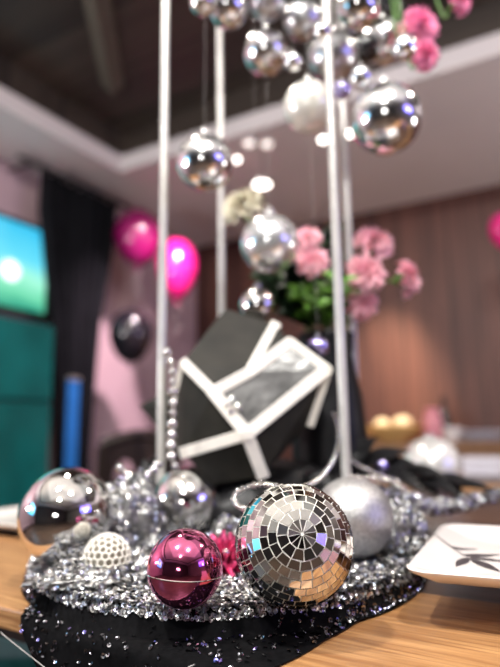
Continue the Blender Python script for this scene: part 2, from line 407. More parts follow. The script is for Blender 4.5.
# ---- things on the walls
def downlight(px, py, r, m, label, group=None):
    p = atz(px, py, SOFFIT)
    t = thing('ceiling_downlight', p, label, 'light', group)
    MB().torus(p - Vector((0, 0, .004)), r*1.25, r*.25, (1, 0, 0), (0, 1, 0), 28).build('trim_ring', 'silver_metal', t)
    MB().lathe(p, [(r*.7, -.02), (r, -.008), (r, 0)], 24).build('lens', m, t)
    return p
downlight(262, 183, .05, 'lamp', 'largest glowing round downlight, just above the lower hanging mirrored ball')
downlight(237, 158, .016, 'lamp', 'small glowing downlight beside the mirrored ball hanging at the left poles')
downlight(323, 138, .02, 'lamp', 'glowing downlight seen right beside the front right white pole')
downlight(349, 132, .018, 'lamp', 'glowing downlight between front right pole and largest upper bauble')
downlight(249, 142, .03, 'lamp_dim', 'dim downlight, left one of a faint pair on the ceiling')
downlight(267, 143, .03, 'lamp_dim', 'dim downlight, right one of a faint pair on the ceiling')

def tv(name, b0, b1, z0, z1, off, m, label, wall='left'):
    def Q(b, o_, z): return RP(o_, b, z) if wall == 'left' else RP(LA-o_, b, z)
    t = thing(name, Q((b0+b1)/2, off, z0), label, 'screen')
    body = MB().hexa([Q(b0, .0, z0), Q(b1, .0, z0), Q(b1, off, z0), Q(b0, off, z0), Q(b0, .0, z1), Q(b1, .0, z1), Q(b1, off, z1), Q(b0, off, z1)])
    body.build('housing', 'black_plastic', t, smooth=False, bevel=.006)
    s = MB(); e = .02
    s.add([Q(b0+e, off+.002, z0+e), Q(b1-e, off+.002, z0+e), Q(b1-e, off+.002, z1-e), Q(b0+e, off+.002, z1-e)], [(0, 1, 2, 3)])
    s.uv = [(1, 0), (0, 0), (0, 1), (1, 1)]
    s.build('screen_picture', m, t, smooth=False)
    f = MB(); w_ = .012
    for (ba, bb, za, zb) in ((b0, b1, z0, z0+e), (b0, b1, z1-e, z1), (b0, b0+e, z0+e, z1-e), (b1-e, b1, z0+e, z1-e)):
        f.hexa([Q(ba, off, za), Q(bb, off, za), Q(bb, off+w_, za), Q(ba, off+w_, za), Q(ba, off, zb), Q(bb, off, zb), Q(bb, off+w_, zb), Q(ba, off+w_, zb)])
    f.build('bezel', 'black_plastic', t, smooth=False)
b_r, z_t = hit_left(50, 236, .08); b_r2, z_b = hit_left(55, 320, .08)
tv('television', b_r, b_r+1.25, z_b, z_t+.03, .08, 'tv', 'wall television showing blue sky and green picture with white glow')
tv('led_screen', 2.4, 4.2, 1.4, 2.4, .08, 'led', 'blue and violet lit screen on the side wall out of view', 'right')
tv('led_screen', 5.0, 6.4, 1.05, 1.95, .08, 'led_cyan', 'pale cyan lit screen on the pink wall out of view')

# teal cabinet below the television
bc, zc = hit_left(53, 326, .35)
t = thing('storage_cabinet', RP(.18, bc+.7, 0), 'tall teal lacquered cabinet under the television', 'cabinet')
MB().rbox(.02, .35, bc, bc+1.4, 0, zc).build('carcass', 'teal', t, smooth=False, bevel=.006)
_, zm = hit_left(53, 403, .35)
for (z0, z1) in ((zm+.012, zc-.02), (.5, zm-.012), (.06, .476)):
    for k in range(2):
        d = MB().rbox(.352, .372, bc+.01+k*.69, bc+.69+k*.69, z0, z1).build('door', 'teal', t, smooth=False, bevel=.004)
        MB().rbox(.373, .385, bc+.62+k*.1, bc+.64+k*.1, (z0+z1)/2-.06, (z0+z1)/2+.06).build('handle', 'silver_metal', d, smooth=False)

# curtain
def curtain():
    bL, zt = hit_left(40, 172, .2); bR, zt2 = hit_left(117, 182, .2)
    bL1, _ = hit_left(50, 330, .2); bR1, _ = hit_left(97, 330, .2)
    bL2, z2 = hit_left(56, 470, .2); bR2, _ = hit_left(88, 470, .2)
    t = thing('window_curtain', RP(.2, (bL+bR)/2, 0), 'long black curtain gathered narrower downwards beside the television', 'curtain')
    prof = [(2.42, bL, bR), (2.2, bL, bR), (1.6, bL1, bR1), (1.2, (bL1+bL2)/2, (bR1+bR2)/2), (.8, bL2, bR2), (.3, bL2+.03, bR2-.03), (.04, bL2+.05, bR2-.05)]
    n = 90; vs = []; k = len(prof)
    for (z, l, r) in prof:
        for j in range(n+1):
            u = j/n; vs.append(RP(.2 + .045*math.sin(u*2*PI*8) + .015*math.sin(u*37+z*3), l+(r-l)*u, z))
    fs = [(i*(n+1)+j, i*(n+1)+j+1, (i+1)*(n+1)+j+1, (i+1)*(n+1)+j) for i in range(k-1) for j in range(n)]
    o = MB().add(vs, fs).build('drape', 'curtain', t, angle=180)
    md = o.modifiers.new('thick', 'SOLIDIFY'); md.thickness = .006
    MB().tube([RP(.2, bR-.15, 2.45), RP(.2, bL+.15, 2.45)], .014, 12).build('rod', 'black_plastic', t)
    for bb in (bR-.05, bL+.05):
        MB().tube([RP(0, bb, 2.45), RP(.2, bb, 2.45)], .01, 8).build('bracket', 'black_plastic', t)
curtain()
bb0, zz1 = hit_left(69, 380, .42); bb1, _ = hit_left(79, 400, .42)
lo, hi = min(bb0, bb1), max(bb0, bb1)
t = thing('roll_up_banner', RP(.42, (lo+hi)/2, 0), 'narrow upright bright blue banner in front of the curtain foot', 'banner')
MB().rbox(.41, .42, lo, hi, .06, zz1).build('banner_sheet', 'blue', t, smooth=False)
MB().rbox(.36, .47, lo-.03, hi+.03, 0, .06).build('base_case', 'silver_metal', t, smooth=False, bevel=.01)
MB().rbox(.405, .425, lo, hi, zz1, zz1+.02).build('top_rail', 'silver_metal', t, smooth=False)
bs, zs = hit_left(107, 445, .0)
t = thing('wall_switch', RP(.006, bs, zs-.06), 'small cream switch plate on the pink wall', 'switch')
MB().rbox(0, .012, bs-.05, bs+.05, zs-.06, zs+.06).build('plate', 'porcelain', t, smooth=False, bevel=.004)
MB().rbox(.012, .018, bs-.02, bs+.02, zs-.03, zs+.03).build('rocker', 'white_linen', t, smooth=False, bevel=.002)

# balloons
def balloon(px, py, d, rx, rz, m, label, dark=False):
    c = at(px, py, d); R = rx/F*d; H = rz/F*d
    foot = Vector((c.x, c.y, 0))
    t = thing('balloon', c - Vector((0, 0, H*1.12)), label, 'balloon')
    pr = []
    for i in range(23):
        a = PI*i/22; z = -math.cos(a)*H
        r = R*math.sin(a)**.9 * (1 - .16*max(0, math.cos(a))) if 0 < i < 22 else .004
        if z < 0: z *= 1.08
        pr.append((max(r, .004), z))
    MB().lathe(c, pr, 40).build('skin', m, t, angle=180)
    kz = -H*1.08
    MB().lathe(c, [(.018*R/.15, kz-.022), (.012*R/.15, kz-.012), (.006*R/.15, kz), (.008, kz+.01)], 14).build('knot', m, t)
    pts = [c + Vector((.02*math.sin(i*.9), .02*math.cos(i*.7), kz-.02 - i*.016)) for i in range(13)]
    MB().tube(pts, .0012, 5).build('ribbon', 'nylon', t)
balloon(138, 237, 3.5, 25, 29, 'magenta', 'dark magenta balloon partly behind the front left white pole')
balloon(177, 268, 3.5, 21, 31, 'hot_pink', 'bright hot pink balloon just right of the front left pole')
balloon(131, 335, 3.4, 22, 27, 'black_balloon', 'round black balloon low against the pink wall')
balloon(504, 230, 2.9, 15, 19, 'hot_pink', 'hot pink balloon cut by the right edge before wooden wall')

# sideboard and things on it
t = thing('sideboard', RP(2.5, .28, 0), 'long light brown wooden sideboard along the plank wall', 'sideboard')
SBZ = .845
MB().rbox(1.2, 3.9, .03, .53, SBZ-.035, SBZ).build('worktop', 'side_wood', t, smooth=False, bevel=.005)
MB().rbox(1.23, 3.87, .05, .5, .08, SBZ-.035).build('carcass', 'side_wood', t, smooth=False)
for k in range(4):
    d = MB().rbox(1.25+k*.655, 1.25+k*.655+.64, .5, .52, .1, SBZ-.06).build('door', 'side_wood', t, smooth=False, bevel=.003)
    MB().rbox(1.8+k*.655, 1.815+k*.655, .52, .54, .4, .52).build('handle', 'silver_metal', d, smooth=False)
for (a, b) in ((1.28, .1), (1.28, .45), (3.82, .1), (3.82, .45)):
    MB().rbox(a-.03, a+.03, b-.03, b+.03, 0, .08).build('foot', 'dark_wood', t, smooth=False)
def on_sb(px, b):   # on the sideboard top at the room distance b from the wall
    r = ray(px, 440); w_ = Vector((-U.y, U.x, 0))
    q = C0 + V*b; tt = q.dot(V)/r.dot(V)
    return Vector((r.x*tt, r.y*tt, SBZ))
p = on_sb(394, .3)
t = thing('serving_bowl', p, 'wide mustard yellow bowl on the sideboard', 'bowl')
MB().lathe(p, [(.08, 0), (.09, .01), (.16, .05), (.2, .1), (.19, .1), (.15, .06), (.05, .025)], 40).build('bowl_body', 'mustard', t)
MB().lathe(p, [(.198, .098), (.204, .103), (.198, .107), (.19, .103)], 40).build('rim', 'mustard', t)
for i, (dx, dy, s, lab) in enumerate(((.05, -.04, .062, 'cream bread bun on right of the mustard bowl'), (-.06, .03, .05, 'cream bread bun on left of the mustard bowl'))):
    o = MB().sphere(p + Vector((dx, dy, .105 + s*.2)), s, 24, 14, (1, 1, .75)).build('bread_bun', 'bread'); tag(o, lab, 'bread')
p = on_sb(434, .36)
t = thing('flower_vase', p, 'pink glazed vase standing on the sideboard', 'vase')
MB().lathe(p, [(.035, 0), (.05, .03), (.058, .1), (.05, .15), (.04, .17), (.046, .2), (.04, .2), (.035, .17)], 32).build('vase_body', 'pink_glaze', t)
MB().torus(p+Vector((0, 0, .2)), .043, .005, (1, 0, 0), (0, 1, 0), 28).build('lip', 'pink_glaze', t)
p = on_sb(446, .16)
t = thing('bottle', p, 'dark slim bottle behind the pink vase', 'bottle')
MB().lathe(p, [(.038, 0), (.04, .01), (.04, .16), (.016, .2), (.015, .25)], 24).build('bottle_body', 'black_gloss', t)
MB().lathe(p+Vector((0, 0, .25)), [(.018, 0), (.018, .03), (.012, .033)], 20).build('stopper', 'dark_wood', t)
p = on_sb(452, .36)
t = thing('cup', p, 'small cream cup right of the pink vase', 'cup')
MB().lathe(p, [(.03, 0), (.05, .03), (.058, .09), (.053, .09), (.045, .03), (.02, .01)], 28).build('cup_body', 'porcelain', t)
MB().torus(p+Vector((.062, 0, .05)), .024, .005, (1, 0, 0), (0, 0, 1), 20).build('handle', 'porcelain', t)
p = on_sb(483, .3)
for k in range(3):
    o = MB().lathe(p+Vector((0, 0, k*.024)), [(.07, 0), (.1, .006), (.14, .02), (.138, .023), (.1, .011), (.03, .009)], 36).build('dinner_plate', 'white_linen')
    tag(o, ['bottom', 'middle', 'top'][k] + ' white plate of the stack on the sideboard', 'plate', 'plates stacked on the sideboard')

# far table
ft = atz(490, 474, .75)
def local_table(name, c, ang, lx, ly, top_m, label, z=.75):
    t = thing(name, (c.x, c.y, 0), label, 'table')
    R = Matrix.Rotation(ang, 3, 'Z')
    def bx(x0, x1, y0, y1, z0, z1):
        m = MB(); m.box(x0, x1, y0, y1, z0, z1); m.v = [tuple(R @ Vector(v) + Vector((c.x, c.y, 0))) for v in m.v]; return m
    bx(-lx/2, lx/2, -ly/2, ly/2, z-.03, z).build('tabletop', top_m, t, smooth=False, bevel=.004)
    bx(-lx/2+.06, lx/2-.06, -ly/2+.06, ly/2-.06, z-.1, z-.03).build('apron', 'dark_wood', t, smooth=False)
    for sx in (-1, 1):
        for sy in (-1, 1):
            bx(sx*(lx/2-.09)-.03, sx*(lx/2-.09)+.03, sy*(ly/2-.09)-.03, sy*(ly/2-.09)+.03, 0, z-.1).build('leg', 'dark_wood', t, smooth=False)
    return t
fc = Vector((ft.x, ft.y, 0)) + U*.25 + V*.05
local_table('dining_table', fc, UANG, 1.1, .7, 'walnut', 'far dining table in front of the sideboard at right')
p = Vector((ft.x, ft.y, .75)) + U*.02
for k in range(3):
    m = MB(); R = Matrix.Rotation(UANG, 3, 'Z')
    m.box(-.12, .12, -.09, .09, k*.022, k*.022+.02); m.v = [tuple(R @ Vector(v) + p) for v in m.v]
    tag(m.build('folded_napkin', 'white_linen', smooth=False, bevel=.006), ['bottom', 'middle', 'top'][k] + ' folded white napkin of the pile on the far table', 'napkin', 'folded napkins on the far table')

# chair by the pink wall
def chair(px, py, d, ang, label):
    c = at(px, py, d); g = Vector((c.x, c.y, 0)); R = Matrix.Rotation(ang, 3, 'Z')
    t = thing('dining_chair', g, label, 'chair')
    def fix(m): m.v = [tuple(R @ Vector(v) + g) for v in m.v]; return m
    fix(MB().box(-.21, .21, -.38, .02, .43, .47)).build('seat', 'dark_wood', t, smooth=False, bevel=.012)
    for s in (-1, 1):
        fix(MB().tube([(s*.185, -.35, 0), (s*.185, -.35, .43)], [.016, .022], 10)).build('leg', 'dark_wood', t)
        fix(MB().tube([(s*.19, .03, 0), (s*.185, 0, .45)], [.016, .022], 10)).build('leg', 'dark_wood', t)
    fr = MB(); n = 14
    arch = [(-.2 + .4*i/n, .05 + .012*math.sin(PI*i/n), .87 + .05*math.sin(PI*i/n)) for i in range(n+1)]
    fr.tube(arch, .028, 10)
    fr.tube([(-.195, 0, .45), (-.2, .05, .87)], .024, 10); fr.tube([(.195, 0, .45), (.2, .05, .87)], .024, 10)
    fix(fr).build('back_frame', 'dark_wood', t)
    # back panel with two oval openings
    pn = MB(); nx, nz = 48, 40
    X = [-.19+.38*i/nx for i in range(nx+1)]; Z = [.56+.35*k/nz for k in range(nz+1)]
    top = lambda x: .87 + .05*math.cos(x/.2*PI/2)
    vs = []
    for y0 in (-.008, .008):
        for z in Z:
            for x in X:
                zz = .56 + (z-.56)/.35*(top(x)-.56); vs.append((x, .012+(zz-.45)*.1+y0, zz))
    hole = lambda x, z: any(((x-hx)/.05)**2 + ((z-.72)/.075)**2 < 1 for hx in (-.085, .085))
    solid = [[not hole((X[i]+X[i+1])/2, (Z[k]+Z[k+1])/2) for i in range(nx)] for k in range(nz)]
    q = (nx+1)*(nz+1); fs = []
    for k in range(nz):
        for i in range(nx):
            if not solid[k][i]: continue
            a, b, c_, d = k*(nx+1)+i, k*(nx+1)+i+1, (k+1)*(nx+1)+i+1, (k+1)*(nx+1)+i
            fs += [(a, b, c_, d), (q+d, q+c_, q+b, q+a)]
            for (e0, e1, ii, kk) in ((a, b, i, k-1), (b, c_, i+1, k), (c_, d, i, k+1), (d, a, i-1, k)):
                if not (0 <= ii < nx and 0 <= kk < nz) or not solid[kk][ii]: fs.append((e1, e0, q+e0, q+e1))
    pn.add(vs, fs); fix(pn).build('back_panel', 'dark_wood', t, smooth=False)
chair(139, 440, 3.05, math.radians(205), 'dark wooden dining chair with arched back and two oval openings before the pink wall')

# ================================================================== MAIN TABLE
TD = Vector((.84, -.543, 0)).normalized(); TN = Vector((.543, .84, 0)).normalized()
E0 = TN*.391
TANG = math.atan2(TD.y, TD.x)
def TP(t, n, z): 
    p = E0 + TD*t + TN*n
    return Vector((p.x, p.y, z))
T0, T1, N1 = -1.27, 1.1, 1.62
tbl = thing('dining_table', TP(0, .5, 0), 'main dining table, dark top with light oak border, under the party display', 'table')
def tbx(t0, t1, n0, n1, z0, z1):
    return MB().hexa([TP(t0, n0, z0), TP(t1, n0, z0), TP(t1, n1, z0), TP(t0, n1, z0), TP(t0, n0, z1), TP(t1, n0, z1), TP(t1, n1, z1), TP(t0, n1, z1)])
def rot_mat(src, name, ang):
    m = src.copy(); m.name = name
    for nd in m.node_tree.nodes:
        if nd.type == 'MAPPING' and any(l.from_node.type == 'TEX_COORD' for l in nd.inputs[0].links): nd.inputs['Rotation'].default_value = (0, 0, ang)
    return m
M['oak_t'] = rot_mat(M['oak'], 'light oak top', -TANG)
M['walnut_t'] = rot_mat(M['walnut'], 'dark walnut top', -TANG)
BW = .262
tbx(T0+.2, T1-.2, BW, N1-BW, TABLE_Z-.022, TABLE_Z-.001).build('top_panel', 'walnut_t', tbl, smooth=False)
tbx(T0, T1, 0, BW, TABLE_Z-.022, TABLE_Z).build('border_board', 'oak_t', tbl, smooth=False, bevel=.003)
tbx(T0, T1, N1-BW, N1, TABLE_Z-.022, TABLE_Z).build('border_board', 'oak_t', tbl, smooth=False, bevel=.003)
tbx(T0, T0+.2, BW, N1-BW, TABLE_Z-.022, TABLE_Z).build('border_board', 'oak_t', tbl, smooth=False, bevel=.003)
tbx(T1-.2, T1, BW, N1-BW, TABLE_Z-.022, TABLE_Z).build('border_board', 'oak_t', tbl, smooth=False, bevel=.003)
tbx(T0+.15, T1-.15, .12, N1-.12, TABLE_Z-.09, TABLE_Z-.022).build('apron', 'dark_wood', tbl, smooth=False)
for a in (T0+.2, T1-.2):
    for b in (.17, N1-.17):
        tbx(a-.04, a+.04, b-.04, b+.04, 0, TABLE_Z-.09).build('leg', 'dark_wood', tbl, smooth=False, bevel=.004)

# teal stool tucked under the table
sp_ = atz(8, 626, .5)
t = thing('upholstered_stool', (sp_.x, sp_.y, 0), 'teal upholstered stool tucked under the left table edge', 'stool')
sm = MB(); sm.box(sp_.x-.22, sp_.x+.22, sp_.y-.22, sp_.y+.22, .42, .5)
sm.build('seat_pad', 'teal_velvet', t, bevel=.03)
MB().box(sp_.x-.2, sp_.x+.2, sp_.y-.2, sp_.y+.2, .38, .42).build('seat_frame', 'dark_wood', t, smooth=False)
for sx in (-1, 1):
    for sy in (-1, 1):
        MB().tube([(sp_.x+sx*.18, sp_.y+sy*.18, 0), (sp_.x+sx*.17, sp_.y+sy*.17, .38)], [.014, .02], 10).build('leg', 'dark_wood', t)

# plates on the table
def square_plate(corner, ux, uy, sx, sy, label, leaf, PZ=.75):
    corner = Vector(corner); ux = ux.normalized(); uy = uy.normalized()
    c = corner + ux*sx/2 + uy*sy/2
    t = thing('serving_plate', (c.x, c.y, PZ), label, 'plate')
    def ringpts(inset, z, n=6, rad=.02):
        hx, hy = sx/2-inset, sy/2-inset; r = max(rad-inset*.5, .004); out = []
        for (qx, qy, a0) in ((1, 1, 0), (-1, 1, 90), (-1, -1, 180), (1, -1, 270)):
            for k in range(n):
                a = math.radians(a0 + 90*k/(n-1))
                x = qx*(hx-r) + r*math.cos(a); y = qy*(hy-r) + r*math.sin(a)
                out.append(c*1 + ux*x + uy*y + Vector((0, 0, PZ + z - c.z)))
        return out
    c.z = PZ
    prof = [(.06, .0), (.055, .003), (.02, .009), (.001, .0185), (0, .021), (.003, .0222), (.008, .0205), (.035, .0125), (.06, .011), (.1, .0108)]
    vs = []; k = 24
    for (ins, z) in prof: vs += ringpts(ins, z)
    fs = [(i*k+j, i*k+(j+1) % k, (i+1)*k+(j+1) % k, (i+1)*k+j) for i in range(len(prof)-1) for j in range(k)]
    fs += [tuple(range(k-1, -1, -1)), tuple((len(prof)-1)*k+j for j in range(k))]
    MB().add(vs, fs).build('dish', 'porcelain', t, angle=60)
    if leaf:
        def leafshape(a, b, wd, m):
            n = 10; a = Vector(a); b = Vector(b); d = b-a; s_ = Vector((-d.y, d.x)).normalized(); top = []; 
            for i in range(n+1):
                u = i/n; ww = wd*math.sin(PI*u**.8)+.0004
                top.append((a+d*u+s_*ww, a+d*u-s_*ww))
            vs = [];
            for (l, r) in top:
                for q in (l, r):
                    vs.append(Vector((q.x, q.y, PZ+zl(q))))
            m.add(vs, [(2*i, 2*i+1, 2*i+3, 2*i+2) for i in range(n)])
        def zl(q):
            e = Vector((q.x, q.y, 0)) - Vector((corner.x, corner.y, 0)); x, y = e.dot(ux), e.dot(uy)
            ins = min(x, y, sx-x, sy-y)
            pr = [(.0, .0222), (.008, .0205), (.035, .0125), (.06, .011), (.5, .0108)]
            for (i0, z0), (i1, z1) in zip(pr, pr[1:]):
                if ins <= i1: return z0 + (z1-z0)*max(0, (ins-i0))/(i1-i0) + .0006
            return .0115
        m = MB()
        g = lambda px, py: atz(px, py, PZ+.013).xy
        for a, b, wd in (((430, 541), (470, 557), .0011), ((430, 541), (437, 543), .002), ((462, 555), (500, 553), .006), ((470, 556), (508, 560), .005), ((468, 557), (456, 566), .005), ((470, 557), (500, 570), .006), ((450, 550), (478, 548), .0035)):
            leafshape(g(*a), g(*b), wd, m)
        m.build('leaf_print', 'print', t, smooth=False)
    return t

PZ = .779
pc = atz(403, 571, PZ+.021); pu = atz(500, 579, PZ+.021)-pc; pu.z = 0; pu.normalize(); pv = Vector((-pu.y, pu.x, 0))
square_plate((pc.x, pc.y, PZ), pu, pv, .33, .28, 'white square plate with dark leaf print at the right', True, PZ)
k0 = Vector((pc.x, pc.y, 0)) + pu*.1 + pv*.05
m = MB()
m.hexa([Vector((*(k0+pu*a+pv*b).xy, z)) for z in (TABLE_Z+.0005, PZ-.0005) for a, b in ((0, 0), (.19, 0), (.19, .19), (0, .19))])
tag(m.build('serving_block', 'walnut_t', smooth=False, bevel=.003), 'dark wooden block under the leaf printed white plate', 'serving board')
lp = atz(24, 527, TABLE_Z+.021)
square_plate(Vector((lp.x, lp.y, TABLE_Z)) - TD*.26, TD, TN, .26, .2, 'plain white square plate cut off by the left edge', False)

# ================================================================== SEQUINNED CLOTH
EC = Vector((-.035, .83)); RX, RYF, RYB = .25, .302, .42
def q_of(x, y):
    dx, dy = (x-EC.x)/RX, (y-EC.y)
    if dy < 0: return math.sqrt(dx*dx + (dy/RYF)**2)
    return (abs(dx)**3 + (dy/RYB)**3)**(1/3)
def sstep(a, b, v):
    u = min(1, max(0, (v-a)/(b-a))); return u*u*(3-2*u)
FR = .010
def cloth_pt(x, y):
    q = q_of(x, y)
    h = .0015 + (BASE_Z-TABLE_Z-.0015)*(1-sstep(.982, 1.012, q))
    nn = noise.noise(Vector((x*14, y*14, 2.1)))*.0028 + noise.noise(Vector((x*40, y*40, 5)))*.001
    h += max(-.001, nn) * (1 if q < 1.02 else .5)
    if q > 1.02: h = max(h, .0012)
    s = -(Vector((x, y, 0))-E0).dot(TN)      # beyond the table edge
    s0 = s - .004
    if s0 <= 0: return Vector((x, y, TABLE_Z+h))
    base = Vector((x, y, 0)) + TN*s0
    R = FR + h
    if s0 < R*PI/2:
        a = s0/R
        p = base - TN*(R*math.sin(a)); z = TABLE_Z + h - R*(1-math.cos(a))
    else:
        dr = s0-R*PI/2
        p = base - TN*(R + .006*math.sin(x*60)*min(1, dr*20)*.8 + dr*.04); z = TABLE_Z + h - R - dr
    return Vector((p.x, p.y, z))
def qmax(th):
    d = math.degrees(th) % 360
    keys = [(0, 1.02), (60, 1.02), (150, 1.013), (185, 1.013), (221, 1.016), (240, 1.34), (262, 1.38), (279, 1.24), (290, 1.1), (300, 1.025), (325, 1.02), (360, 1.02)]
    for (a, va), (b, vb) in zip(keys, keys[1:]):
        if a <= d <= b: return va + (vb-va)*(d-a)/(b-a)
def plan(th, q):
    c, s = math.cos(th), math.sin(th)
    dx, dy = c*RX, s*(RYF if s < 0 else RYB)
    k = 1/ q_of(EC.x+dx, EC.y+dy)
    return EC.x+dx*k*q, EC.y+dy*k*q
cl = thing('sequin_cloth', (EC.x, EC.y, TABLE_Z), 'silver and black sequinned cloth over the raised round display base', 'cloth')
nt_, nr = 200, 70
vs = [cloth_pt(EC.x, EC.y)]; fs = []
for i in range(1, nr+1):
    for j in range(nt_):
        th = 2*PI*j/nt_; qm = qmax(th); u = i/nr
        vs.append(cloth_pt(*plan(th, qm*u**.75)))
for j in range(nt_): fs.append((0, 1+j, 1+(j+1) % nt_))
for i in range(nr-1):
    for j in range(nt_):
        a = 1+i*nt_; fs.append((a+j, a+nt_+j, a+nt_+(j+1) % nt_, a+(j+1) % nt_))
MB().add(vs, fs).build('net_fabric', 'cloth', cl, angle=180)
def cloth_frame(x, y):
    p = cloth_pt(x, y); e = .002
    n = (cloth_pt(x+e, y)-p).cross(cloth_pt(x, y+e)-p).normalized()
    if n.z < -.2: n = -n
    return p, n
P, Nn = [], []; Pd, Nd = [], []
while len(P) < 20000:
    x = EC.x + random.uniform(-RX, RX)*1.03; y = random.uniform(.52, .96)
    q = q_of(x, y)
    if q > .994: continue
    if y > .75 and random.random() < .55: continue
    p, n = cloth_frame(x, y); P.append(p); Nn.append(n)
for _ in range(3500):
    th = random.uniform(math.radians(170), math.radians(370)); q = random.uniform(.975, .995)
    p, n = cloth_frame(*plan(th, q)); P.append(p); Nn.append(n)
while len(Pd) < 1100:
    th = random.uniform(math.radians(175), math.radians(365)); qm = qmax(th)
    q = random.uniform(.995, qm*.995)
    if q > 1.12 and random.random() < .35: continue
    x, y = plan(th, q)
    p, n = cloth_frame(x, y); Pd.append(p); Nd.append(n)
rings_obj('sequins', 'sequin', P, Nn, .0021, cl, rng.random(len(P)), jit=.34, hole=.42, cup=.15)
o = rings_obj('sparse_sequins', 'sequin_dark', Pd, Nd, .0021, cl, rng.random(len(Pd)), jit=.35)
o['label'] = 'sparser dark sequins on the cloth skirt'
lt = [cloth_pt(*plan(math.radians(a), 1.17)) + Vector((0, 0, .002)) - TN*.003 for a in range(222, 270, 2)]
MB().tube(lt, .0004, 5).build('hem_thread', 'nylon', cl)

# ================================================================== BALLS ON THE CLOTH
def mirror_ball():
    c, R = rest(294, 544, 56.5, BASE_Z+.001)
    t = thing('disco_ball', c - Vector((0, 0, R)), 'mirror tiled disco ball in sharp focus at front right on sequins', 'disco ball')
    ax = (Vector((0, 0, CAMZ)) - c).normalized()
    # pole of the tile rings sits a little right of and above the middle
    ax = (ax + Vector((.14, 0, 0)) + Vector((0, 0, .155))).normalized()
    x = ax.cross(Vector((0, 0, 1))).normalized(); y = ax.cross(x)
    MB().sphere(c, R*.985, 64, 40).build('ball_core', 'grout', t, angle=180)
    m = MB(); rr = random.Random(3)
    def D(th, ph): return ax*math.cos(th) + (x*math.cos(ph)+y*math.sin(ph))*math.sin(th)
    edges = [0, 13.2, 23.2]; 
    while edges[-1] < 150: edges.append(edges[-1]+8.6)
    for i in range(len(edges)-1):
        t0, t1 = math.radians(edges[i]), math.radians(edges[i+1]); tm = (t0+t1)/2
        n = 12 if i < 2 else max(12, int(round(2*PI*math.sin(tm)/math.radians(10.2))))
        off = rr.uniform(0, 1)
        for j in range(n):
            g = .017 / max(.05, math.sin(tm))
            p0 = 2*PI*(j+off)/n + g*.5; p1 = 2*PI*(j+1+off)/n - g*.5
            gt = .0085
            ta = t0 + gt if i else .02; tb = t1 - gt
            quad = [D(ta, p0), D(ta, p1), D(tb, p1), D(tb, p0)]
            if i == 0:
                pm = (p0+p1)/2; hw = PI/n - .5*.017/math.sin(tb); quad = [D(.028, pm-.1), D(.028, pm+.1), D(tb, pm+hw), D(tb, pm-hw)]
            ctr = sum(quad, Vector())/4; nrm = ctr.normalized()
            a = rr.gauss(0, .045); b = rr.gauss(0, .045)
            tl = x*a + y*b
            top = [c + q*R*1.004 + nrm*((q-ctr).dot(tl))*R for q in quad]
            bot = [c + q*R*.978 for q in quad]
            s = len(m.v); m.v += [tuple(v) for v in top+bot]
            m.f += [(s, s+1, s+2, s+3), (s+4, s+5, s+1, s), (s+5, s+6, s+2, s+1), (s+6, s+7, s+3, s+2), (s+7, s+4, s, s+3)]
    o = m.build('mirror_tiles', 'mirror', t, smooth=False)
mirror_ball()

def bauble_on_cloth(px, py, rp, m, label, cap_dir, zb=BASE_Z+.001, cap=True, cat='bauble', name='christmas_bauble'):
    c, R = rest(px, py, rp, zb)
    t = thing(name, c - Vector((0, 0, R)), label, cat)
    MB().sphere(c, R, 56, 36).build('shell', m, t, angle=180)
    if cap:
        d = Vector(cap_dir).normalized(); x = d.orthogonal().normalized(); y = d.cross(x)
        Rm = Matrix((x, y, d)).transposed()
        MB().lathe(c, [(R*.2, R*.95), (R*.2, R*1.12), (R*.17, R*1.14), (R*.03, R*1.14)], 20, rot=Rm).build('cap', 'silver_metal', t)
        MB().torus(c + d*R*1.22, R*.09, R*.015, x, d, 18).build('hanging_loop', 'silver_metal', t)
    return t, c, R
t, c, R = bauble_on_cloth(67, 515, 45, 'chrome', 'largest mirror silver bauble at the left end of the cloth', (-.2, .95, .15))
t, c, R = bauble_on_cloth(187, 502, 33, 'chrome', 'mirror silver bauble below the dark geometric box', (.2, .95, .1))
t, c, R = bauble_on_cloth(353, 517, 38, 'pearl', 'frosted silver glitter bauble behind the disco ball at right', (.3, .9, .1))
t, c, R = bauble_on_cloth(185, 568, 36, 'pink_metal', 'shiny pink bauble in front on the sequins', (-.4, .8, -.3))
# fine scratches of pale wire round the pink bauble
pts = []
for i in range(30):
    a = math.radians(195 + 150*i/29); pts.append(c + Vector((math.cos(a), math.sin(a), -.12 - .1*math.sin(a*1.3)+.06*math.cos(a))).normalized()*R*1.008)
MB().tube(pts, .0005, 5).build('wire_wrap', 'bead', t)

def lattice_ball():
    c, R = rest(107, 558, 22, BASE_Z-.004)
    t = tag(MB().sphere(c, R*.86, 24, 16).build('lattice_ball', 'lattice_core', angle=180), 'small white openwork ball half sunk in the sequins', 'ornament')
    import bmesh
    bm = bmesh.new(); bmesh.ops.create_icosphere(bm, subdivisions=3, radius=R)
    m = MB()
    # dual of the icosphere: hexagon openings
    cen = {f.index: f.calc_center_median().normalized()*R for f in bm.faces}
    for e in bm.edges:
        a, b = [cen[f.index] for f in e.link_faces]
        m.tube([c+a, c+((a+b)/2).normalized()*R, c+b], R*.042, 5)
    bm.free()
    m.build('openwork_shell', 'lattice', t)
lattice_ball()

